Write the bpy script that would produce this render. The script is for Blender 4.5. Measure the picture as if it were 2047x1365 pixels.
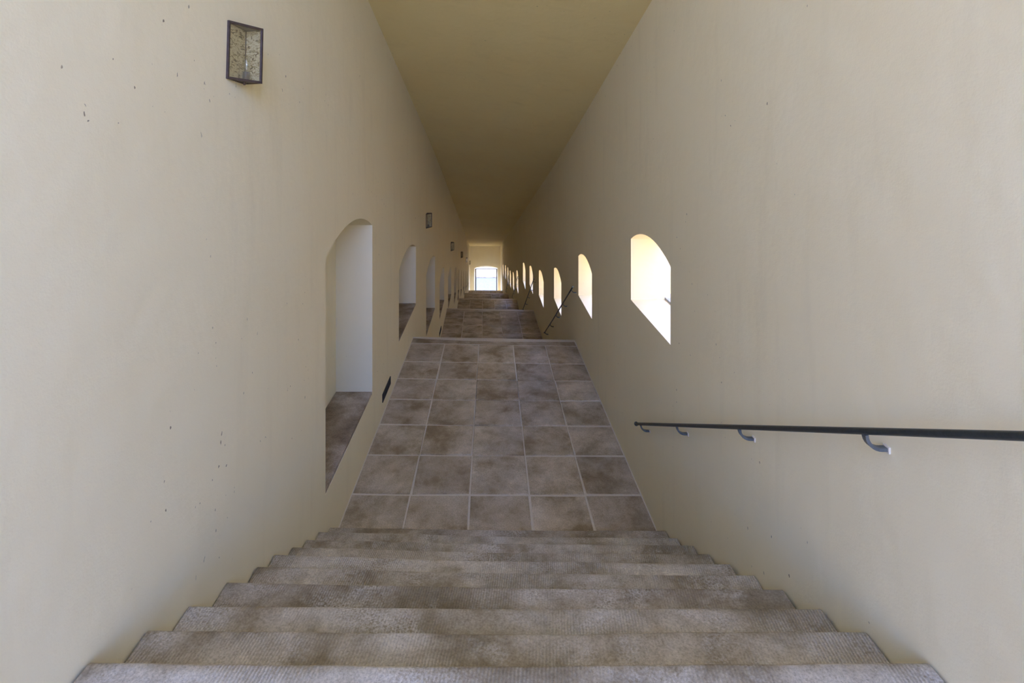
import bpy, bmesh, math, random
from mathutils import Vector, noise
random.seed(7)
for o in list(bpy.data.objects): bpy.data.objects.remove(o, do_unlink=True)
scene = bpy.context.scene
C = scene.collection

# ------------------------------------------------------------------ camera
# level view camera with lens shift; photo 2047 x 1365, focal 1005 px, vanishing point (981, 280)
F, VX, HY = 1005.0, 981.0, 280.0
EYE = 1.665                                    # camera height above the top platform (z = 0)
cam = bpy.data.cameras.new('camera')
cam.sensor_width = 36.0
cam.lens = F / 2047 * 36.0
cam.shift_x = (1023.5 - VX) / 2047
cam.shift_y = -(682.5 - HY) / 2047
cam.clip_start = 0.05; cam.clip_end = 500
camo = bpy.data.objects.new('camera', cam); C.objects.link(camo)
camo.location = (0, 0, EYE); camo.rotation_euler = (math.pi / 2, 0, 0)
scene.camera = camo

# ------------------------------------------------------------------ sky, sun, exposure
SUN_DIR = Vector((-0.20, 0.63, 0.75)).normalized()      # towards the sun
w = bpy.data.worlds.new('sky'); scene.world = w; w.use_nodes = True
nt = w.node_tree
bg = nt.nodes['Background']
sky = nt.nodes.new('ShaderNodeTexSky'); sky.sky_type = 'NISHITA'
sky.sun_disc = False
sky.sun_elevation = math.asin(SUN_DIR.z)
sky.sun_rotation = math.atan2(SUN_DIR.x, SUN_DIR.y)
sky.air_density = 1.0; sky.dust_density = 0.25; sky.ozone_density = 3.0; sky.altitude = 200
tint = nt.nodes.new('ShaderNodeMix'); tint.data_type = 'RGBA'; tint.blend_type = 'MULTIPLY'
tint.inputs[0].default_value = 1.0; tint.inputs[7].default_value = (0.89, 0.955, 1.46, 1)
nt.links.new(sky.outputs[0], tint.inputs[6]); nt.links.new(tint.outputs[2], bg.inputs[0])
bg.inputs[1].default_value = 0.72
sun = bpy.data.lights.new('sun', 'SUN'); sun.energy = 4.4; sun.angle = math.radians(0.6); sun.color = (1.0, 0.86, 0.64)
suno = bpy.data.objects.new('sun', sun); C.objects.link(suno)
suno.rotation_euler = SUN_DIR.to_track_quat('Z', 'Y').to_euler(); suno.location = (-20, -10, 25)
scene.view_settings.view_transform = 'Standard'; scene.view_settings.look = 'None'
scene.view_settings.gamma = 1.0; scene.view_settings.use_curve_mapping = False
scene.view_settings.exposure = 1.7

# ------------------------------------------------------------------ materials
def new_mat(name):
    m = bpy.data.materials.new(name); m.use_nodes = True
    nt = m.node_tree; b = nt.nodes['Principled BSDF']
    return m, nt, b
def N(nt, t, **kw):
    n = nt.nodes.new(t)
    for k, v in kw.items():
        if k in n.inputs.keys(): n.inputs[k].default_value = v
        else: setattr(n, k, v)
    return n
def L(nt, a, b): nt.links.new(a, b)
def ramp(nt, fac, stops):
    r = nt.nodes.new('ShaderNodeValToRGB')
    e = r.color_ramp.elements
    while len(e) < len(stops): e.new(0.5)
    for i, (p, c) in enumerate(stops):
        e[i].position = p; e[i].color = (*c, 1) if len(c) == 3 else c
    L(nt, fac, r.inputs[0]); return r.outputs[0]
def mixc(nt, fac, a, b, mode='MIX'):
    m = nt.nodes.new('ShaderNodeMix'); m.data_type = 'RGBA'; m.blend_type = mode
    for sock, v in ((m.inputs[0], fac), (m.inputs[6], a), (m.inputs[7], b)):
        if hasattr(v, 'is_linked'): L(nt, v, sock)
        elif isinstance(v, (int, float)): sock.default_value = v
        else: sock.default_value = (*v, 1)
    return m.outputs[2]
def noise_tex(nt, vec, scale, detail=4, rough=0.55, dist=0.0):
    n = N(nt, 'ShaderNodeTexNoise'); n.inputs['Scale'].default_value = scale
    n.inputs['Detail'].default_value = detail; n.inputs['Roughness'].default_value = rough
    n.inputs['Distortion'].default_value = dist
    L(nt, vec, n.inputs['Vector']); return n.outputs[0]
def world_pos(nt, scale=None, rand=False):
    g = N(nt, 'ShaderNodeNewGeometry'); v = g.outputs['Position']
    if scale:
        mp = N(nt, 'ShaderNodeMapping'); mp.inputs['Scale'].default_value = scale
        L(nt, v, mp.inputs['Vector']); v = mp.outputs[0]
    if rand:
        oi = N(nt, 'ShaderNodeObjectInfo')
        ml = N(nt, 'ShaderNodeMath', operation='MULTIPLY'); ml.inputs[1].default_value = 37.0
        L(nt, oi.outputs['Random'], ml.inputs[0])
        ad = N(nt, 'ShaderNodeVectorMath', operation='ADD')
        L(nt, v, ad.inputs[0]); L(nt, ml.outputs[0], ad.inputs[1]); v = ad.outputs[0]
    return v

def plaster(name, col, col2, specks=True):
    m, nt, b = new_mat(name)
    p = world_pos(nt); streak = world_pos(nt, (1.2, 2.0, 0.28))
    n1 = noise_tex(nt, p, 0.7, 5); n2 = noise_tex(nt, streak, 3.0, 5, 0.6)
    c = mixc(nt, ramp(nt, n1, [(0.35, (0, 0, 0)), (0.7, (1, 1, 1))]), col, col2)
    c = mixc(nt, ramp(nt, n2, [(0.55, (0, 0, 0)), (0.8, (0.4, 0.4, 0.4))]), c, tuple(x * 0.87 for x in col2))
    if specks:
        n3 = noise_tex(nt, world_pos(nt, (1, 1, 0.7)), 42.0, 1, 0.5)
        gate = noise_tex(nt, p, 1.1, 2)
        sp = ramp(nt, n3, [(0.765, (0, 0, 0)), (0.785, (1, 1, 1))])
        gt = ramp(nt, gate, [(0.52, (0, 0, 0)), (0.6, (1, 1, 1))])
        c = mixc(nt, mixc(nt, 1.0, sp, gt, 'MULTIPLY'), c, (0.33, 0.26, 0.17))
    L(nt, c, b.inputs['Base Color'])
    b.inputs['Roughness'].default_value = 0.92
    b.inputs['Specular IOR Level'].default_value = 0.15
    h1 = noise_tex(nt, p, 5.0, 3); h2 = noise_tex(nt, p, 130.0, 3)
    b1 = N(nt, 'ShaderNodeBump', Strength=0.22, Distance=0.03); L(nt, h1, b1.inputs['Height']);
    b2 = N(nt, 'ShaderNodeBump', Strength=0.20, Distance=0.003); L(nt, h2, b2.inputs['Height']); L(nt, b1.outputs[0], b2.inputs['Normal'])
    L(nt, b2.outputs[0], b.inputs['Normal'])
    return m

def stone(name, dark, mid, light, lichen=0.5, tool=0.6, olive=0.0, spread=1.0):
    m, nt, b = new_mat(name)
    p = world_pos(nt, rand=True); pw = world_pos(nt)
    big = noise_tex(nt, p, 2.4, 8, 0.68, 0.15)
    c = ramp(nt, big, [(0.36, dark), (0.50, mid), (0.64, light)])
    med = noise_tex(nt, p, 7.0, 8, 0.75, 0.1)
    c = mixc(nt, ramp(nt, med, [(0.5, (0, 0, 0)), (0.72, (0.55, 0.55, 0.55))]), c, dark)
    # per piece tint
    oi = N(nt, 'ShaderNodeObjectInfo')
    tint = ramp(nt, oi.outputs['Random'], [(0.0, tuple(1 - spread * (1 - q) for q in (0.88, 0.86, 0.85))), (0.5, (1.0, 0.98, 0.95)), (1.0, (1 + 0.08 * spread,) * 3)])
    c = mixc(nt, 1.0, c, tint, 'MULTIPLY')
    # olive / rusty stains of their own shape
    st = noise_tex(nt, pw, 0.9, 4, 0.6, 1.2)
    if olive > 0:
        c = mixc(nt, ramp(nt, st, [(0.50, (0, 0, 0)), (0.66, (olive,) * 3)]), c, (0.20, 0.155, 0.075))
    # pale lime / lichen bloom, speckled
    lm = noise_tex(nt, pw, 2.6, 5, 0.65, 0.5); fine = noise_tex(nt, pw, 95.0, 3, 0.7)
    lmask = ramp(nt, lm, [(0.60 - 0.16 * lichen, (0, 0, 0)), (0.78 - 0.16 * lichen, (1, 1, 1))])
    fmask = ramp(nt, fine, [(0.38, (0, 0, 0)), (0.60, (lichen,) * 3)])
    c = mixc(nt, mixc(nt, 1.0, lmask, fmask, 'MULTIPLY'), c, (0.80, 0.73, 0.60))
    spk = ramp(nt, fine, [(0.60, (0, 0, 0)), (0.72, (0.5, 0.5, 0.5))])
    c = mixc(nt, spk, c, tuple(x * 0.6 for x in dark))
    gr = noise_tex(nt, pw, 110.0, 5, 0.75)
    c = mixc(nt, 1.0, c, ramp(nt, gr, [(0.34, (0.72, 0.70, 0.68)), (0.5, (1, 1, 1)), (0.66, (1.20, 1.20, 1.20))]), 'MULTIPLY')
    # tooled strokes
    mp = N(nt, 'ShaderNodeMapping'); mp.inputs['Rotation'].default_value = (0, 0, 0.12); L(nt, pw, mp.inputs['Vector'])
    wv = N(nt, 'ShaderNodeTexWave', wave_type='BANDS', bands_direction='X')
    wv.inputs['Scale'].default_value = 26.0; wv.inputs['Distortion'].default_value = 1.6
    wv.inputs['Detail'].default_value = 3.0; wv.inputs['Detail Scale'].default_value = 1.2
    L(nt, mp.outputs[0], wv.inputs['Vector'])
    gate = ramp(nt, noise_tex(nt, p, 2.2, 3), [(0.44, (0.08, 0.08, 0.08)), (0.60, (1, 1, 1))])
    wm = mixc(nt, 1.0, wv.outputs[0], gate, 'MULTIPLY')
    c = mixc(nt, mixc(nt, 1.0, wm, (tool * 0.42,) * 3, 'MULTIPLY'), c, tuple(x * 0.62 for x in dark))
    L(nt, c, b.inputs['Base Color'])
    b.inputs['Roughness'].default_value = 0.8
    b.inputs['Specular IOR Level'].default_value = 0.25
    b1 = N(nt, 'ShaderNodeBump', Strength=0.5 * tool, Distance=0.006, invert=True); L(nt, wm, b1.inputs['Height'])
    b2 = N(nt, 'ShaderNodeBump', Strength=0.5, Distance=0.004); L(nt, noise_tex(nt, pw, 60, 5, 0.7), b2.inputs['Height']); L(nt, b1.outputs[0], b2.inputs['Normal'])
    b3 = N(nt, 'ShaderNodeBump', Strength=0.35, Distance=0.02); L(nt, noise_tex(nt, p, 4, 4), b3.inputs['Height']); L(nt, b2.outputs[0], b3.inputs['Normal'])
    L(nt, b3.outputs[0], b.inputs['Normal'])
    return m

def simple(name, col, rough=0.5, metal=0.0, bump=None, var=0.0):
    m, nt, b = new_mat(name)
    p = world_pos(nt)
    c = mixc(nt, ramp(nt, noise_tex(nt, p, 35, 4), [(0.35, (0, 0, 0)), (0.7, (1, 1, 1))]), col, tuple(min(1, x * (1 + var)) for x in col))
    L(nt, c, b.inputs['Base Color'])
    b.inputs['Roughness'].default_value = rough; b.inputs['Metallic'].default_value = metal
    if bump:
        bp = N(nt, 'ShaderNodeBump', Strength=bump[1], Distance=bump[2]); L(nt, noise_tex(nt, p, bump[0], 4), bp.inputs['Height'])
        L(nt, bp.outputs[0], b.inputs['Normal'])
    return m

M = {}
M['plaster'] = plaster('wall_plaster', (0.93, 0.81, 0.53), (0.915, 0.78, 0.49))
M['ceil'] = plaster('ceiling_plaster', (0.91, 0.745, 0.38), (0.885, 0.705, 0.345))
M['bounce_wall'] = plaster('bounce_wall_plaster', (0.46, 0.36, 0.22), (0.43, 0.33, 0.20), False)
M['screen_wall'] = plaster('screen_wall_plaster', (0.84, 0.70, 0.45), (0.80, 0.66, 0.41), False)
M['slab'] = stone('paving_stone', (0.36, 0.265, 0.145), (0.61, 0.495, 0.325), (0.77, 0.645, 0.46), 0.4, 0.55, 0.35)
M['step'] = stone('step_stone', (0.30, 0.235, 0.14), (0.54, 0.46, 0.33), (0.74, 0.66, 0.51), 0.9, 0.9, 0.55, 2.0)
M['sill'] = stone('sill_stone', (0.24, 0.18, 0.115), (0.42, 0.335, 0.23), (0.64, 0.54, 0.41), 0.45, 0.15, 0.1)
M['mortar'] = simple('lime_mortar', (0.74, 0.645, 0.49), 0.95, 0, (40, 0.5, 0.01), 0.1)
M['bed'] = simple('dark_bedding', (0.20, 0.165, 0.12), 0.95, 0, (40, 0.5, 0.01), 0.3)
M['iron'] = simple('painted_iron', (0.035, 0.042, 0.043), 0.38, 0.35, (120, 0.25, 0.002), 0.4)
M['zinc'] = simple('grey_iron', (0.13, 0.145, 0.15), 0.42, 0.5, (90, 0.4, 0.003), 0.5)
M['bronze'] = simple('lantern_bronze', (0.085, 0.062, 0.055), 0.45, 0.7, (80, 0.3, 0.002), 0.5)
M['dark'] = simple('vent_black', (0.018, 0.019, 0.022), 0.5, 0.2, None, 0.3)
M['wood'] = simple('door_frame_paint', (0.045, 0.036, 0.028), 0.6, 0, (30, 0.3, 0.004), 0.4)
M['gravel'] = simple('pale_gravel', (0.76, 0.585, 0.31), 0.95, 0, (25, 0.6, 0.02), 0.15)
M['platform'] = simple('platform_stone', (0.31, 0.225, 0.125), 0.9, 0, (12, 0.4, 0.02), 0.15)
M['ledge'] = simple('ledge_stone', (0.36, 0.35, 0.33), 0.9, 0, (70, 0.7, 0.01), 0.5)
M['ceramic'] = simple('lamp_holder', (0.12, 0.11, 0.10), 0.5, 0.0, None, 0.2)
# setts in the yard
m, nt_, b = new_mat('yard_setts')
pw = world_pos(nt_)
br = N(nt_, 'ShaderNodeTexBrick'); br.inputs['Scale'].default_value = 5.2
br.inputs['Color1'].default_value = (0.062, 0.066, 0.073, 1); br.inputs['Color2'].default_value = (0.09, 0.092, 0.098, 1); br.inputs['Mortar'].default_value = (0.028, 0.028, 0.028, 1)
br.inputs['Mortar Size'].default_value = 0.03; br.inputs['Brick Width'].default_value = 0.6; br.inputs['Row Height'].default_value = 0.5
L(nt_, pw, br.inputs['Vector']); L(nt_, br.outputs[0], b.inputs['Base Color']); b.inputs['Roughness'].default_value = 0.8
bp = N(nt_, 'ShaderNodeBump', Strength=0.6, Distance=0.02, invert=True); L(nt_, br.outputs['Fac'], bp.inputs['Height']); L(nt_, bp.outputs[0], b.inputs['Normal'])
M['setts'] = m
# rippled gilt reflector behind the lantern pane
m, nt_, b = new_mat('crinkled_gilt_reflector')
pw = world_pos(nt_)
b.inputs['Metallic'].default_value = 0.35; b.inputs['Roughness'].default_value = 0.3
cc = ramp(nt_, noise_tex(nt_, world_pos(nt_, (1, 0.6, 1.6)), 34, 4, 0.7, 1.6), [(0.36, (0.10, 0.06, 0.03)), (0.44, (0.62, 0.46, 0.19)), (0.52, (1.0, 0.90, 0.58))])  # gold reflections and dark creases of the foil put into the colour
L(nt_, cc, b.inputs['Base Color'])
bp = N(nt_, 'ShaderNodeBump', Strength=0.9, Distance=0.012); L(nt_, noise_tex(nt_, pw, 60, 3, 0.6, 2.0), bp.inputs['Height']); L(nt_, bp.outputs[0], b.inputs['Normal'])
M['gilt'] = m
# lantern pane
m, nt_, b = new_mat('rippled_pane')
out = nt_.nodes['Material Output']; nt_.nodes.remove(b)
tr = N(nt_, 'ShaderNodeBsdfTransparent'); tr.inputs[0].default_value = (0.95, 0.94, 0.90, 1)
gl = N(nt_, 'ShaderNodeBsdfGlossy'); gl.inputs['Roughness'].default_value = 0.08
bp = N(nt_, 'ShaderNodeBump', Strength=0.5, Distance=0.01); L(nt_, noise_tex(nt_, world_pos(nt_), 30, 3, 0.6, 1.0), bp.inputs['Height']); L(nt_, bp.outputs[0], gl.inputs['Normal'])
mx = N(nt_, 'ShaderNodeMixShader'); mx.inputs[0].default_value = 0.12
L(nt_, tr.outputs[0], mx.inputs[1]); L(nt_, gl.outputs[0], mx.inputs[2]); L(nt_, mx.outputs[0], out.inputs[0])
M['pane'] = m

# ------------------------------------------------------------------ helpers
def mesh_obj(name, verts, faces, mat, parent=None, smooth=False, origin=None):
    me = bpy.data.meshes.new(name)
    if origin is not None: verts = [Vector(v) - Vector(origin) for v in verts]
    me.from_pydata([tuple(v) for v in verts], [], faces)
    bm = bmesh.new(); bm.from_mesh(me); bmesh.ops.remove_doubles(bm, verts=bm.verts, dist=1e-5)
    bmesh.ops.recalc_face_normals(bm, faces=bm.faces); bm.to_mesh(me); bm.free()
    me.materials.append(M[mat] if isinstance(mat, str) else mat)
    if smooth:
        for p in me.polygons: p.use_smooth = True
    o = bpy.data.objects.new(name, me); C.objects.link(o)
    if origin is not None: o.location = origin
    if parent is not None:
        o.parent = parent
        if origin is not None: o.location = Vector(origin) - parent.matrix_world.translation if parent.parent is None else Vector(origin)
    return o
class MB:
    def __init__(s): s.v = []; s.f = []
    def quad(s, *p):
        i = len(s.v); s.v += [tuple(q) for q in p]; s.f.append(tuple(range(i, i + len(p))))
    def box(s, a, b):
        x0, y0, z0 = a; x1, y1, z1 = b
        c = [(x0,y0,z0),(x1,y0,z0),(x1,y1,z0),(x0,y1,z0),(x0,y0,z1),(x1,y0,z1),(x1,y1,z1),(x0,y1,z1)]
        s.hexa(c)
    def hexa(s, c):
        i = len(s.v); s.v += [tuple(q) for q in c]
        s.f += [tuple(i + k for k in q) for q in ((0,3,2,1),(4,5,6,7),(0,1,5,4),(1,2,6,5),(2,3,7,6),(3,0,4,7))]
    def bar(s, a, b, t, up=(0, 0, 1)):                     # square bar from a to b
        a = Vector(a); b = Vector(b); d = (b - a).normalized(); u = Vector(up)
        if abs(d.dot(u)) > 0.95: u = Vector((1, 0, 0))
        e = d.cross(u).normalized() * t / 2; g = e.cross(d).normalized() * t / 2
        s.hexa([a - e - g, a + e - g, b + e - g, b - e - g, a - e + g, a + e + g, b + e + g, b - e + g])
    def tube(s, pts, r, n=10, cap=True):
        pts = [Vector(p) for p in pts]; rings = []
        rr = r if isinstance(r, (list, tuple)) else [r] * len(pts)
        for k, p in enumerate(pts):
            d = (pts[min(k + 1, len(pts) - 1)] - pts[max(k - 1, 0)]).normalized()
            u = Vector((0, 0, 1)) if abs(d.z) < 0.95 else Vector((1, 0, 0))
            e = d.cross(u).normalized(); g = e.cross(d).normalized()
            i = len(s.v)
            s.v += [tuple(p + (e * math.cos(2 * math.pi * q / n) + g * math.sin(2 * math.pi * q / n)) * rr[k]) for q in range(n)]
            rings.append(i)
        for a, b in zip(rings, rings[1:]):
            for q in range(n): s.f.append((a + q, a + (q + 1) % n, b + (q + 1) % n, b + q))
        if cap:
            s.f.append(tuple(rings[0] + q for q in range(n))); s.f.append(tuple(rings[-1] + q for q in range(n)))
    def sphere(s, c, r, nu=12, nv=8, sz=1.0):
        c = Vector(c); i = len(s.v)
        for a in range(nv + 1):
            t = math.pi * a / nv
            for q in range(nu):
                ph = 2 * math.pi * q / nu
                s.v.append((c.x + r * math.sin(t) * math.cos(ph), c.y + r * math.sin(t) * math.sin(ph), c.z + sz * r * math.cos(t)))
        for a in range(nv):
            for q in range(nu):
                s.f.append((i + a * nu + q, i + a * nu + (q + 1) % nu, i + (a + 1) * nu + (q + 1) % nu, i + (a + 1) * nu + q))
    def build(s, name, mat, parent=None, smooth=False, origin=None):
        return mesh_obj(name, s.v, s.f, mat, parent, smooth, origin)
def empty(name, loc):
    o = bpy.data.objects.new(name, None); C.objects.link(o); o.location = loc; o.empty_display_size = 0.1
    bpy.context.view_layer.update(); return o
def struct(o, label=None):
    o['kind'] = 'structure'
    if label: o['label'] = label
    return o
def tag(o, label, cat, group=None):
    o['label'] = label; o['category'] = cat
    if group: o['group'] = group
    return o

# ------------------------------------------------------------------ the course of the stair
XL, XR, THR = 1.295, 1.405, 0.34               # wall faces left and right of the camera axis, thickness of the window wall
def bend(y):                                   # the stair swings very slightly to one side further down
    t = y - 11.5; return -0.0165 * 0.5 * (t + math.sqrt(t * t + 1.0)) + 0.0007
def ZZ(d): return EYE - d                      # drop below the eye -> height
def ceil_l(y): return ZZ(0.19 + 0.278 * (y - 11.3))
def ceil_r(y): return ZZ(0.162 + 0.2646 * (y - 9.6))
YC = -1.7
Y0, YE = -1.7, 44.0                            # upper mouth and end wall
TERR = [(-45, 1.79), (1.2, 1.79), (4.0, 3.62), (42.4, 13.80), (110, 13.80)]
def terr(y):
    for (a, da), (b, db) in zip(TERR, TERR[1:]):
        if y <= b: return ZZ(da + (db - da) * (y - a) / (b - a))
    return ZZ(TERR[-1][1])
def pl(x, y, z): return (x + bend(y), y, z)

# nosings of the top flight read off the photograph: left x, y, right x, y
NOS = [(178,1312,1855,1315),(297,1250,1728,1252),(380,1203,1643,1209),(455,1158,1567,1172),(513,1128,1508,1145),
       (548,1104,1463,1122),(585,1087,1420,1102),(612,1073,1387,1085),(637,1060,1357,1071),(660,1050,1332,1058)]
def nos(xl, yl, xr, yr):
    zl = F * XL / (VX - xl); zr = F * XR / (xr - VX)
    return (zl, (yl - HY) * zl / F, zr, (yr - HY) * zr / F)
flight1 = [nos(*n) for n in NOS]
# (distance, drop) of the front edge of each landing, left and right
EDGE = [(8.43, 3.292, 8.425, 3.345), (15.66, 5.232, 15.63, 5.29), (23.35, 7.335, 23.35, 7.38), (31.0, 9.41, 31.0, 9.46), (39.6, 11.82, 39.6, 11.84)]
LANDSTART = [3.29]
flights = [flight1]; landings = []
for k in range(5):
    e = EDGE[k]
    start_y = max(flights[-1][-1][0], flights[-1][-1][2])
    landings.append((start_y, e))
    if k < 4: dl = EDGE[k + 1][1] - 0.02
    else: dl = 13.60
    n = round((dl - e[1]) / 0.159); r = (dl - e[1]) / n
    flights.append([e] + [(e[0] + 0.262 * i, e[1] + r * i, e[2] + 0.262 * i, e[3] + (dl - e[3]) / n * i) for i in range(1, n)])
    LANDSTART.append(dl)

# ------------------------------------------------------------------ setting: terrain, yard, platform
v = []; f = []
for i, (y, d) in enumerate(TERR):
    for x in (-60, 60): v.append((x, y, ZZ(d)))
for i in range(len(TERR) - 1): f.append((2*i, 2*i+1, 2*i+3, 2*i+2))
struct(mesh_obj('ground', v, f, 'gravel'), 'pale gravel ground outside the covered stair')
mb = MB(); mb.box((-25, -30, -0.115), (25, 1.31, -0.001)); struct(mb.build('floor', 'platform'), 'sandy stone platform at the top of the stair')
mb = MB(); mb.box((-25, -15.0, 0.0), (25, -14.0, 4.5)); mb.box((-25, -15.15, 4.5), (25, -13.85, 4.75))
struct(mb.build('wall_bounce_back', 'bounce_wall'), 'unseen cream plastered wall added behind the camera to bounce warm light')  # added out of view; throws warm sunlight back into the upper mouth
mb = MB()
for i in range(-2, 12):
    a = 1.0 + 3.6 * i; b = a + 3.6; t = terr(b) + 4.6
    mb.hexa([(5.6, a, terr(b) - 1), (6.1, a, terr(b) - 1), (6.1, b, terr(b) - 1), (5.6, b, terr(b) - 1), (5.6, a, terr(a) + 6.5), (6.1, a, terr(a) + 6.5), (6.1, b, terr(b) + 6.5), (5.6, b, terr(b) + 6.5)])
struct(mb.build('wall_light_screen', 'screen_wall'), 'pale wall added outside the windows to screen sky and bounce light')  # added to hold sky off the windows and reflect warm light inside
mb = MB(); mb.box((-9, YE + 0.02, ZZ(13.9)), (9, 49.7, ZZ(13.60))); struct(mb.build('yard_paving', 'setts'), 'blue-grey setts of the yard beyond the end door')
mb = MB(); mb.box((-9, 49.7, ZZ(13.9)), (9, 50.05, ZZ(13.53))); struct(mb.build('kerb_strip', 'sill'), 'brownish kerb at the far edge of the yard setts')

# ------------------------------------------------------------------ walls with arched niches and windows
def arched_wall(name, side, openings, mat='plaster'):
    """side -1: niche wall with blind recesses, +1: window wall pierced through"""
    X = -XL if side < 0 else XR
    cz = ceil_l if side < 0 else ceil_r
    mb = MB()
    def bot(y): return terr(y) - 0.6
    def top(y): return cz(y) + 0.02
    def span(a, b):
        n = max(1, int((b - a) / 0.8)); return [a + (b - a) * i / n for i in range(n + 1)]
    thick = 1.2 if side < 0 else THR
    faces = [X] + ([X + side * thick])
    for o in openings:
        o['ys'] = [o['y0'] + (o['y1'] - o['y0']) * i / 18 for i in range(19)]
        hw = (o['y1'] - o['y0']) / 2; rise = o['rise']; R = (hw * hw + rise * rise) / (2 * rise); mid = (o['y0'] + o['y1']) / 2
        o['zs'] = [ZZ(o['spring']) + math.sqrt(max(0, R * R - (y - mid) ** 2)) - (R - rise) for y in o['ys']]
    for fx in faces:
        pierced = (fx == X) or side > 0
        y = Y0
        for o in (openings if pierced else []):
            s = span(y, o['y0'])
            for a, b in zip(s, s[1:]): mb.quad(pl(fx, a, bot(a)), pl(fx, b, bot(b)), pl(fx, b, top(b)), pl(fx, a, top(a)))
            for a, b, za, zb in zip(o['ys'], o['ys'][1:], o['zs'], o['zs'][1:]):
                sz = ZZ(o['sill'])
                mb.quad(pl(fx, a, bot(a)), pl(fx, b, bot(b)), pl(fx, b, sz), pl(fx, a, sz))
                mb.quad(pl(fx, a, za), pl(fx, b, zb), pl(fx, b, top(b)), pl(fx, a, top(a)))
            y = o['y1']
        s = span(y, YE + 0.5)
        for a, b in zip(s, s[1:]): mb.quad(pl(fx, a, bot(a)), pl(fx, b, bot(b)), pl(fx, b, top(b)), pl(fx, a, top(a)))
    for o in openings:
        bx = X + side * o['depth']; sz = ZZ(o['sill'])
        for a, b, za, zb in zip(o['ys'], o['ys'][1:], o['zs'], o['zs'][1:]):
            mb.quad(pl(X, a, za), pl(X, b, zb), pl(bx, b, zb), pl(bx, a, za))
            mb.quad(pl(X, a, sz), pl(X, b, sz), pl(bx, b, sz), pl(bx, a, sz))
            if side < 0: mb.quad(pl(bx, a, sz), pl(bx, b, sz), pl(bx, b, zb), pl(bx, a, za))
        for y, z in ((o['y0'], o['zs'][0]), (o['y1'], o['zs'][-1])):
            mb.quad(pl(X, y, sz), pl(bx, y, sz), pl(bx, y, z), pl(X, y, z))
    a = faces[0]; b = faces[1]
    for y in (Y0, YE + 0.5): mb.quad(pl(a, y, bot(y)), pl(b, y, bot(y)), pl(b, y, top(y)), pl(a, y, top(y)))
    s = span(Y0, YE + 0.5)
    for p, q in zip(s, s[1:]): mb.quad(pl(a, p, top(p)), pl(a, q, top(q)), pl(b, q, top(q)), pl(b, p, top(p)))
    return struct(mb.build(name, mat))
SLT = 0.03
nich = [(3.94, 5.50, 2.75, 0.93, 0.17), (7.09, 8.70, 2.82, 1.84, 0.15), (10.1, 11.75, 3.92, 2.72, 0.15), (13.0, 14.55, 4.62, 3.70, 0.15),
        (16.2, 17.8, 5.45, 4.50, 0.15), (19.6, 21.1, 6.40, 5.35, 0.15), (22.6, 24.0, 7.15, 6.2, 0.15), (25.6, 27.0, 8.0, 7.0, 0.15),
        (28.6, 30.0, 8.75, 7.8, 0.15), (31.6, 33.0, 9.6, 8.6, 0.15), (34.6, 36.0, 10.4, 9.4, 0.15), (38.0, 39.4, 11.2, 10.2, 0.15)]
niches = [dict(y0=a, y1=b, sill=s + SLT, spring=sp, rise=r, depth=0.40) for a, b, s, sp, r in nich]
wall_left = arched_wall('wall_left', -1, niches); wall_left['label'] = 'cream plastered wall with arched niches and lanterns'
for a, b, s, sp, r in nich:
    X = -XL
    z1 = ZZ(s); z0 = ZZ(s + SLT) ; g = 0.004
    ox = bend((a + b) / 2)
    mb = MB(); mb.hexa([pl(X-0.396,a+g,z0),pl(X-0.004,a+g,z0),pl(X-0.004,b-g,z0),pl(X-0.396,b-g,z0),pl(X-0.396,a+g,z1),pl(X-0.004,a+g,z1),pl(X-0.004,b-g,z1),pl(X-0.396,b-g,z1)])
    mb.build('niche_sill', 'sill', wall_left, origin=(X - 0.2 + ox, (a + b) / 2, z0))
wins = [(3.93, 5.04, 1.60, 0.99, 0.13), (6.98, 8.05, 2.485, 1.855, 0.12), (10.0, 11.12, 3.50, 2.84, 0.12), (13.1, 14.2, 4.37, 3.70, 0.13),
        (15.9, 17.0, 4.87, 4.27, 0.13), (18.65, 19.8, 5.54, 4.85, 0.13), (22.4, 23.5, 6.85, 6.1, 0.13), (25.3, 26.4, 7.65, 6.95, 0.13),
        (28.1, 29.2, 8.3, 7.6, 0.13), (30.9, 32.0, 8.85, 8.1, 0.13), (34.2, 35.3, 9.5, 8.8, 0.13), (38.0, 39.1, 10.35, 9.7, 0.13)]
windows = [dict(y0=a, y1=b, sill=s, spring=sp, rise=r, depth=THR) for a, b, s, sp, r in wins]
wall_right = arched_wall('wall_right', 1, windows); wall_right['label'] = 'cream plastered wall with open arched windows and handrails'
for a, b, s, sp, r in wins:
    X = XR + THR; ox = bend((a + b) / 2); z0 = ZZ(s) - 0.03; z1 = ZZ(s) + 0.022
    mb = MB(); mb.box((X + 0.004 + ox, a - 0.12, z0), (X + 0.26 + ox, b + 0.12, z1))
    mb.build('window_ledge', 'ledge', wall_right, origin=(X + 0.13 + ox, (a + b) / 2, z0))

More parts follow.
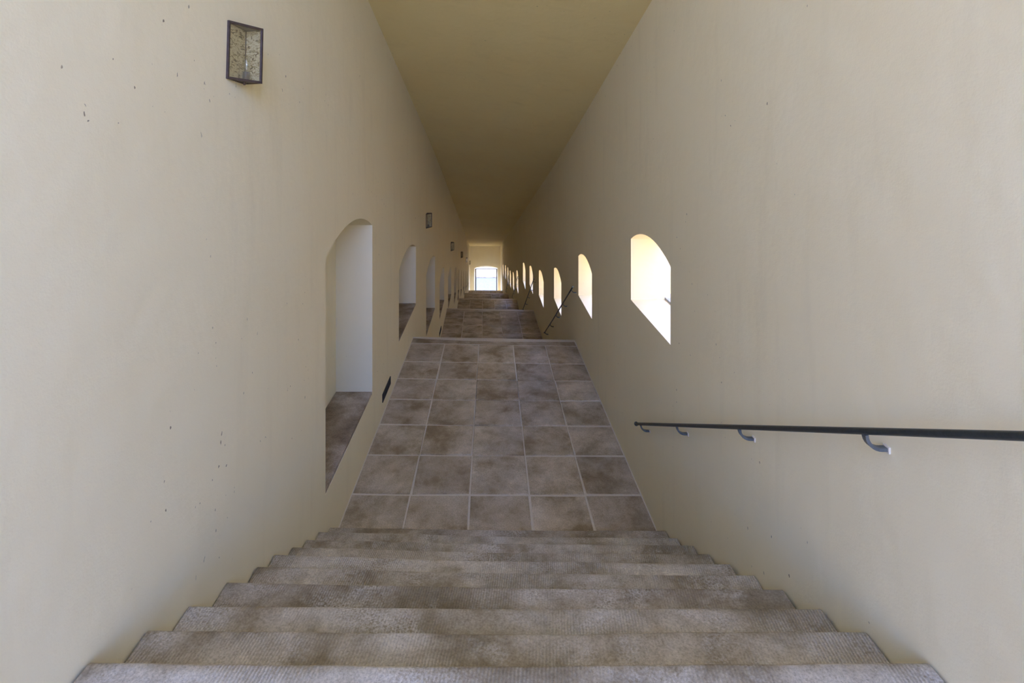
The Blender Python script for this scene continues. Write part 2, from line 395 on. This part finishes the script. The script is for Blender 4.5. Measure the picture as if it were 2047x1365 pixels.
# ceiling: a plaster slab falling with the stair, a little lower along the window wall at the top
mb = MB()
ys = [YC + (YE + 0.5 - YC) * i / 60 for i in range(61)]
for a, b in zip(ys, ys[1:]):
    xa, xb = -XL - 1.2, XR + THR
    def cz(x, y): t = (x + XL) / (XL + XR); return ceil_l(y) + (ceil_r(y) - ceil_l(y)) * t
    xs = [-XL - 1.25, -XL, -XL + 0.9, XR - 0.9, XR, XR + THR + 0.75]  # overhang past the window wall added to keep steep sky off the sills
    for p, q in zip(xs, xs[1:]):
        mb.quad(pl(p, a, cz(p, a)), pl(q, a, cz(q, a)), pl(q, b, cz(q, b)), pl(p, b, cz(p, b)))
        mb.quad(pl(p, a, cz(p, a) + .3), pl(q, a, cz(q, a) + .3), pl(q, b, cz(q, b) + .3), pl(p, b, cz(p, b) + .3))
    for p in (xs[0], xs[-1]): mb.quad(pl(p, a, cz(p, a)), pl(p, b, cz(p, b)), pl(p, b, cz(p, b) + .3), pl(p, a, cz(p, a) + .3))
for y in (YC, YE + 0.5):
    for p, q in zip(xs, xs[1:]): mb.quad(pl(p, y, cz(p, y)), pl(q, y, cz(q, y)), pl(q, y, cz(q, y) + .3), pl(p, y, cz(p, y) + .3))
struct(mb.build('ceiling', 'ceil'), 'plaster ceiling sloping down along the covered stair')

# end wall with a segmental arched doorway
mb = MB()
def prof(x0, x1, spring, rise, n=14):
    hw = (x1 - x0) / 2; R = (hw * hw + rise * rise) / (2 * rise); mid = (x0 + x1) / 2
    return [(x0 + (x1 - x0) * i / n, ZZ(spring) + math.sqrt(max(0, R*R - (x0 + (x1-x0)*i/n - mid)**2)) - (R - rise)) for i in range(n + 1)]
DI = prof(-1.445, 0.591, 11.20, 0.21); DO = prof(-1.36, 0.56, 11.33, 0.12)
fl = ZZ(13.60)
for yy, P in ((YE, DI), (YE + 0.48, DO)):
    tz = ceil_l(YE) + 0.05; xl = -XL - 0.02 + bend(YE); xr = XR + 0.02 + bend(YE)
    mb.quad((xl, yy, fl - .5), (P[0][0], yy, fl - .5), (P[0][0], yy, tz), (xl, yy, tz))
    mb.quad((P[-1][0], yy, fl - .5), (xr, yy, fl - .5), (xr, yy, tz), (P[-1][0], yy, tz))
    for a, b in zip(P, P[1:]): mb.quad((a[0], yy, a[1]), (b[0], yy, b[1]), (b[0], yy, tz), (a[0], yy, tz))
for (a, b, c, d) in zip(DI, DI[1:], DO, DO[1:]): mb.quad((a[0], YE, a[1]), (b[0], YE, b[1]), (d[0], YE+.48, d[1]), (c[0], YE+.48, c[1]))
for p, q in ((DI[0], DO[0]), (DI[-1], DO[-1])): mb.quad((p[0], YE, fl-.5), (q[0], YE+.48, fl-.5), (q[0], YE+.48, q[1]), (p[0], YE, p[1]))
struct(mb.build('wall_end', 'plaster'), 'end wall with low arched doorway to the yard')
dr = empty('door_1', (-0.40, YE + 0.44, fl)); struct(dr, 'dark framed open doorway at the foot of the stair')
for s, x in ((-1, -1.32), (1, 0.52)):
    mb = MB(); mb.box((x - 0.04, YE + 0.40, fl), (x + 0.04, YE + 0.47, ZZ(11.36))); mb.build('door_post', 'wood', dr, origin=(x, YE + 0.44, fl))
mb = MB(); mb.box((-1.36, YE + 0.40, ZZ(11.42)), (0.56, YE + 0.47, ZZ(11.36))); mb.build('door_head', 'wood', dr, origin=(-0.4, YE + 0.44, ZZ(11.42)))

# ------------------------------------------------------------------ stairs and landings
def lerp(a, b, t): return a + (b - a) * t
def step_mesh(parent, prev, cur, rise, name='step', mat='step', seed=0, detail=True):
    nx = 56 if detail else 10
    gapL = random.uniform(0.006, 0.016); gapR = random.uniform(0.008, 0.022)
    rad = 0.03 + random.uniform(-0.006, 0.008); back = 0.035
    v = []; f = []
    prof_n = 0
    for i in range(nx + 1):
        t = i / nx
        yn = lerp(cur[0], cur[2], t); yp = lerp(prev[0], prev[2], t) - back; z = ZZ(lerp(cur[1], cur[3], t))
        x = lerp(-XL + gapL, XR - gapR, t)
        wv = noise.noise(Vector((x * 1.1, seed * 3.7, 0.3))); w2 = noise.noise(Vector((x * 5.0, seed * 5.1, 2.0)))
        yn += 0.008 * wv + 0.003 * w2
        worn = 0.010 * math.exp(-((t - 0.5) / 0.3) ** 2)
        rr = rad * (1 + 0.35 * w2)
        bz = z - rise
        depth = yn - yp
        p = [(yp, bz), (yp, z + 0.004), (yp + depth * 0.35, z + 0.003), (yp + depth * 0.6, z - worn * 0.4), (yn - rr * 1.6, z - worn - 0.001 + 0.002 * w2)]
        for k in range(1, 6):
            a = math.pi / 2 * (1 - k / 5.0)
            p.append((yn - rr + rr * math.cos(a), z - worn - rr + rr * math.sin(a) - 0.001))
        p.append((yn, bz))
        prof_n = len(p)
        for (yy, zz) in p: v.append(pl(x, yy, zz))
    for i in range(nx):
        for k in range(prof_n):
            a = i * prof_n + k; b = i * prof_n + (k + 1) % prof_n
            f.append((a, b, b + prof_n, a + prof_n))
    f.append(tuple(range(prof_n))); f.append(tuple(nx * prof_n + k for k in range(prof_n)))
    ym = (prev[0] + cur[0]) / 2
    return mesh_obj(name, v, f, mat, parent, smooth=False, origin=(bend(ym) + 0.05, ym, ZZ(cur[1]) - rise))
def shade_auto(o, deg=40):
    for p in o.data.polygons: p.use_smooth = True
    bm = bmesh.new(); bm.from_mesh(o.data)
    for e in bm.edges:
        e.smooth = (len(e.link_faces) == 2 and e.calc_face_angle(0) < math.radians(deg))
    bm.to_mesh(o.data); bm.free()

COLS = [0.0, 0.204, 0.408, 0.613, 0.806, 1.0]
ordn = ['top', 'second', 'third', 'fourth', 'fifth', 'lowest']
sc = 0
for k, fl_ in enumerate(flights):
    # rubble bedding under the flight
    mb = MB()
    a = fl_[0]; e = fl_[-1]; ends = LANDSTART[k]
    pts = [(a[0] - 0.3, a[1] + 0.2)] + [(n[0] - 0.30, n[1] + 0.03) for n in fl_[1:]]
    ya, yb = a[0] - 0.28, e[0] + 0.0
    da = max(a[1], a[3]) + 0.20; db = ends + 0.16
    c = []
    base_lo = ZZ(ends + 0.75)
    for x0, x1 in ((-XL - 0.02, XR + 0.02),):
        mb.hexa([pl(x0, ya, base_lo - 0), pl(x1, ya, base_lo), pl(x1, yb, base_lo), pl(x0, yb, base_lo),
                 pl(x0, ya, ZZ(da)), pl(x1, ya, ZZ(da)), pl(x1, yb, ZZ(db)), pl(x0, yb, ZZ(db))])
    fo = mb.build('stair_flight', 'bed', origin=(bend(ya), (ya + yb) / 2, base_lo))
    struct(fo, '%s flight of worn stone steps' % ordn[k]); bpy.context.view_layer.update()
    for i in range(1, len(fl_)):
        nxt = fl_[i + 1] if i + 1 < len(fl_) else (0, ends, 0, ends)
        rise = min(nxt[1] - fl_[i][1], nxt[3] - fl_[i][3]) - 0.002
        sc += 1
        o = step_mesh(fo, fl_[i - 1], fl_[i], max(0.1, rise), seed=sc, detail=(k == 0))
        shade_auto(o)
    if k == 0:   # edge stone of the top platform
        o = step_mesh(fo, (1.345, 1.663, 1.345, 1.664), fl_[0], fl_[1][1] - fl_[0][1] - 0.002, name='edge_stone', seed=99); shade_auto(o)
for k in range(6):
    if k < 5:
        y0, e = landings[k]; d0 = LANDSTART[k]; yend = e[0]
    else:
        y0 = flights[5][-1][0]; d0 = LANDSTART[5]; e = (YE + 0.01, d0, YE + 0.01, d0); yend = YE
    def surf(x, y):
        t = (x + XL) / (XL + XR); s = max(0, (y - y0) / (e[0] - y0))
        return ZZ(lerp(d0, lerp(e[1], e[3], t), s))
    TH = 0.09
    base_lo = ZZ(d0 + 0.9)
    x0, x1 = -XL - 0.02, XR + 0.02
    yb = e[0] - 0.01
    mb = MB()
    mb.hexa([pl(x0, y0 - .1, base_lo), pl(x1, y0 - .1, base_lo), pl(x1, yb, base_lo), pl(x0, yb, base_lo),
             pl(x0, y0 - .1, surf(x0, y0) - 0.0012), pl(x1, y0 - .1, surf(x1, y0) - 0.0012), pl(x1, yb, surf(x1, yb) - 0.0012), pl(x0, yb, surf(x0, yb) - 0.0012)])
    lo = mb.build('landing', 'mortar', origin=(bend(y0), (y0 + yb) / 2, base_lo))
    struct(lo, 'paved %s landing of the covered stair' % (['first', 'second', 'third', 'fourth', 'fifth', 'bottom'][k])); bpy.context.view_layer.update()
    # rows of slabs
    if k == 0: rows = [4.10, 4.67, 5.26, 5.82, 6.39, 6.94, 7.48, 8.15]
    else:
        n = max(1, round((yend - 0.27 - y0) / 0.57)); rows = [y0 + 0.01 + (yend - 0.27 - y0 - .01) * i / n for i in range(n + 1)]
    for r in range(len(rows) - 1):
        for c in range(5):
            g = random.uniform(0.005, 0.011)
            j = lambda: random.uniform(-0.005, 0.005)
            xa = lerp(-XL, XR, COLS[c]) + (0.008 if c == 0 else g); xb = lerp(-XL, XR, COLS[c + 1]) - (0.010 if c == 4 else g)
            ya, yb2 = rows[r] + g + 0.003, rows[r + 1] - g - 0.001
            P = [(xa + (j() if c else 0), ya + j()), (xb + (j() if c < 4 else 0), ya + j()), (xb + (j() if c < 4 else 0), yb2 + j()), (xa + (j() if c else 0), yb2 + j())]
            cx, cy = (xa + xb) / 2, (ya + yb2) / 2
            lift = random.uniform(-0.0003, 0.0016); tl = [random.uniform(-0.0012, 0.0012) for _ in range(4)]
            v = []
            for q, (lev, ins) in enumerate(((-TH, 0), (-0.004, 0), (0, 0.006))):
                for t, (x, y) in enumerate(P):
                    xx = x + (ins if x < cx else -ins); yy = y + (ins if y < cy else -ins)
                    v.append(pl(xx, yy, surf(xx, yy) + lev + (lift + tl[t] if lev > -0.05 else 0)))
            f = [(8, 9, 10, 11), (3, 2, 1, 0)]
            for q in (0, 4):
                for t in range(4): f.append((q + t, q + (t + 1) % 4, q + 4 + (t + 1) % 4, q + 4 + t))
            mesh_obj('paving_slab', v, f, 'slab', lo, origin=(cx + bend(cy), cy, surf(cx, cy) - TH))
    if k < 5:
        p = (rows[-1] + 0.043, e[1] - 0.001, rows[-1] + 0.043, e[3] - 0.001)
        o = step_mesh(lo, p, e, 0.15, name='edge_stone', mat='slab', seed=200 + k, detail=(k == 0)); shade_auto(o)

# ------------------------------------------------------------------ iron handrails on the window wall
RX = XR - 0.08
def handrail(y_hi, d_hi, y_lo, d_lo, nb, label, first=None):
    root = empty('handrail', pl(XR, (y_hi + y_lo) / 2, ZZ((d_hi + d_lo) / 2)))
    tag(root, label, 'handrail', 'iron handrails along the window wall')
    def P(y): t = (y - y_hi) / (y_lo - y_hi); return Vector(pl(RX, y, ZZ(lerp(d_hi, d_lo, t))))
    n = 10
    mb = MB(); mb.tube([P(lerp(y_hi, y_lo, i / n)) for i in range(n + 1)], 0.0115, 12)
    mid = P((y_hi + y_lo) / 2)
    mb.build('rail_bar', 'iron', root, True, origin=mid)
    for y in (y_lo, y_hi):
        p = P(y); mb = MB(); mb.sphere(p, 0.019, 14, 8)
        mb.build('end_knob', 'zinc', root, True, origin=p)
    ys = first if first else [lerp(y_hi + 0.12, y_lo - 0.12, i / (nb - 1)) for i in range(nb)]
    for y in ys:
        p = P(y); wx = XR + bend(y)
        pts = []
        for q in range(9):
            a = math.pi / 2 * q / 8
            pts.append(Vector((p.x + 0.055 * (1 - math.cos(a)), y, p.z - 0.010 - 0.052 * math.sin(a))))
        pts.append(Vector((wx + 0.002, y, p.z - 0.062)))
        mb = MB()      # flat curved bar
        hw, th = 0.010, 0.006
        for s in range(len(pts)):
            d = (pts[min(s + 1, len(pts) - 1)] - pts[max(s - 1, 0)]).normalized(); nn = Vector((-d.z, 0, d.x))
            for (sy, sn) in ((-1, -1), (1, -1), (1, 1), (-1, 1)): mb.v.append(tuple(pts[s] + Vector((0, sy * hw, 0)) + nn * sn * th))
        for s in range(len(pts) - 1):
            for t in range(4): mb.f.append((s*4 + t, s*4 + (t+1) % 4, s*4 + 4 + (t+1) % 4, s*4 + 4 + t))
        mb.f.append((0, 1, 2, 3)); e = (len(pts) - 1) * 4; mb.f.append((e, e + 1, e + 2, e + 3))
        br = mb.build('bracket', 'zinc', root, False, origin=p); bpy.context.view_layer.update()
        mb = MB(); mb.box((wx - 0.007, y - 0.014, p.z - 0.074), (wx + 0.001, y + 0.014, p.z - 0.051))
        ft = mb.build('mortar_collar', 'mortar', None, False, origin=(wx, y, p.z - 0.062)); ft.parent = br
        ft.location = Vector((wx, y, p.z - 0.062)) - br.matrix_world.translation
    return root
handrail(0.40, 0.264, 4.58, 2.584, 5, 'dark iron handrail on curved brackets beside the top flight', [0.9, 1.78, 2.68, 3.58, 4.44])
handrail(8.12, 2.37, 12.25, 4.69, 5, 'dark iron handrail beside the second flight, below the first landing')
handrail(14.83, 4.10, 18.8, 6.33, 5, 'dark iron handrail beside the third flight, below the second landing')
handrail(21.6, 5.87, 25.7, 8.05, 5, 'thin dark handrail beside the fourth flight, below the third landing')
handrail(29.0, 7.75, 32.6, 9.83, 5, 'thin dark handrail beside the fifth flight, deep in the passage')

# ------------------------------------------------------------------ wedge lanterns on the niche wall
def lantern(y, d_bot, label, tilt=0.0):
    x0 = -XL + bend(y); z0 = ZZ(d_bot)
    root = empty('wall_lantern', (x0, y, z0)); tag(root, label, 'wall lamp', 'wedge lanterns along the niche wall')
    H = 0.278; A = Vector((0.006, 0, 0)); B = Vector((0.006, 0.172, 0)); Cc = Vector((0.10, 0.150, 0)); up = Vector((0, 0, H))
    T = 0.011
    mb = MB()
    for p in (A, B, Cc): mb.bar(p - Vector((0, 0, T/2)), p + up + Vector((0, 0, T/2)), T)
    for p, q in ((A, B), (B, Cc), (Cc, A)):
        mb.bar(p, q, T); mb.bar(p + up, q + up, T)
    def part(mb, name, mat, sm=False):
        me = mesh_obj(name, mb.v, mb.f, mat, None, sm); me.parent = root; return me
    part(mb, 'frame', 'bronze')
    mb = MB(); mb.hexa([(0.002,0,0),(0.006,0,0),(0.006,0.172,0),(0.002,0.172,0),(0.002,0,H),(0.006,0,H),(0.006,0.172,H),(0.002,0.172,H)]); part(mb, 'back_plate', 'gilt')
    n = Vector((0.022, 0.094, 0)).normalized() * 0.003
    mb = MB(); mb.hexa([B - n, Cc - n, Cc + n, B + n, B - n + up, Cc - n + up, Cc + n + up, B + n + up]); part(mb, 'side_plate', 'gilt')
    n = Vector((0.15, -0.094, 0)).normalized() * 0.0015
    mb = MB(); mb.hexa([A - n, Cc - n, Cc + n, A + n, A - n + up, Cc - n + up, Cc + n + up, A + n + up]); part(mb, 'glass_pane', 'pane')
    for z, nm in ((0.0, 'bottom_plate'), (H, 'top_plate')):
        mb = MB(); i = 0
        mb.v = [tuple(p + Vector((0, 0, z + s))) for s in (-0.003, 0.003) for p in (A, B, Cc)]
        mb.f = [(0, 2, 1), (3, 4, 5), (0, 1, 4, 3), (1, 2, 5, 4), (2, 0, 3, 5)]; part(mb, nm, 'bronze')
    c = Vector((0.036, 0.125, 0))
    mb = MB(); mb.tube([c + Vector((0, 0, 0.003)), c + Vector((0, 0, 0.05))], 0.017, 12); part(mb, 'lamp_holder', 'ceramic', False)
    mb = MB(); mb.tube([c + Vector((0, 0, z)) for z in (0.05, 0.065, 0.09, 0.115, 0.13, 0.137)], [0.011, 0.015, 0.02, 0.018, 0.010, 0.002], 12); part(mb, 'bulb', 'pane', True)
    mb = MB(); mb.tube([Vector((0.03, 0.12, -0.003)), Vector((0.03, 0.12, -0.018))], [0.007, 0.005], 8); part(mb, 'screw_knob', 'bronze')
    root.rotation_euler = (tilt, 0, 0)
lantern(2.462, -0.306, 'large bronze framed wedge lantern with crinkled gilt reflector above the top flight', -0.05)
lantern(10.05, 1.76, 'dark framed wedge lantern above the third niche of the plaster wall')
lantern(17.5, 3.86, 'dark framed wedge lantern above the fifth niche of the plaster wall')
lantern(25.6, 6.00, 'small wedge lantern above the eighth niche, fourth lantern down the stair')
lantern(33.8, 8.22, 'small wedge lantern deep in the passage, fifth down the stair')
lantern(42.2, 10.45, 'small wedge lantern next to the end wall, last down the stair')

# ------------------------------------------------------------------ slotted vents low on the niche wall
def vent(y0, y1, d_top, d_bot, label):
    ym = (y0 + y1) / 2; xw = -XL + bend(ym)
    root = empty('wall_vent', (xw, ym, ZZ(d_bot))); tag(root, label, 'vent', 'black slotted vents above the landings')
    w, h = y1 - y0, d_bot - d_top
    def part(mb, name, mat): o = mesh_obj(name, mb.v, mb.f, mat, None); o.parent = root; return o
    mb = MB(); mb.box((-0.001, -w/2, 0), (0.003, w/2, h)); part(mb, 'back_plate', 'dark')
    mb = MB()
    for a, b in (((0.003, -w/2, 0), (0.009, w/2, 0.008)), ((0.003, -w/2, h - 0.008), (0.009, w/2, h)), ((0.003, -w/2, 0.008), (0.009, -w/2 + 0.008, h - 0.008)), ((0.003, w/2 - 0.008, 0.008), (0.009, w/2, h - 0.008))): mb.box(a, b)
    part(mb, 'frame', 'dark')
    n = 14
    for i in range(n):
        y = -w/2 + 0.012 + (w - 0.024) * (i + 0.5) / n
        mb = MB(); mb.box((0.003, y - 0.006, 0.008), (0.007, y + 0.006, h - 0.008)); part(mb, 'slat', 'dark')
vent(6.0, 6.47, 3.037, 3.135, 'black slotted vent low on the plaster wall beside the first landing')
vent(12.9, 13.4, 4.95, 5.05, 'black slotted vent low on the plaster wall beside the second landing')
vent(22.4, 22.9, 7.05, 7.16, 'black slotted vent low on the plaster wall beside the third landing')
vent(29.9, 30.4, 9.10, 9.22, 'black slotted vent low on the plaster wall beside the fourth landing')
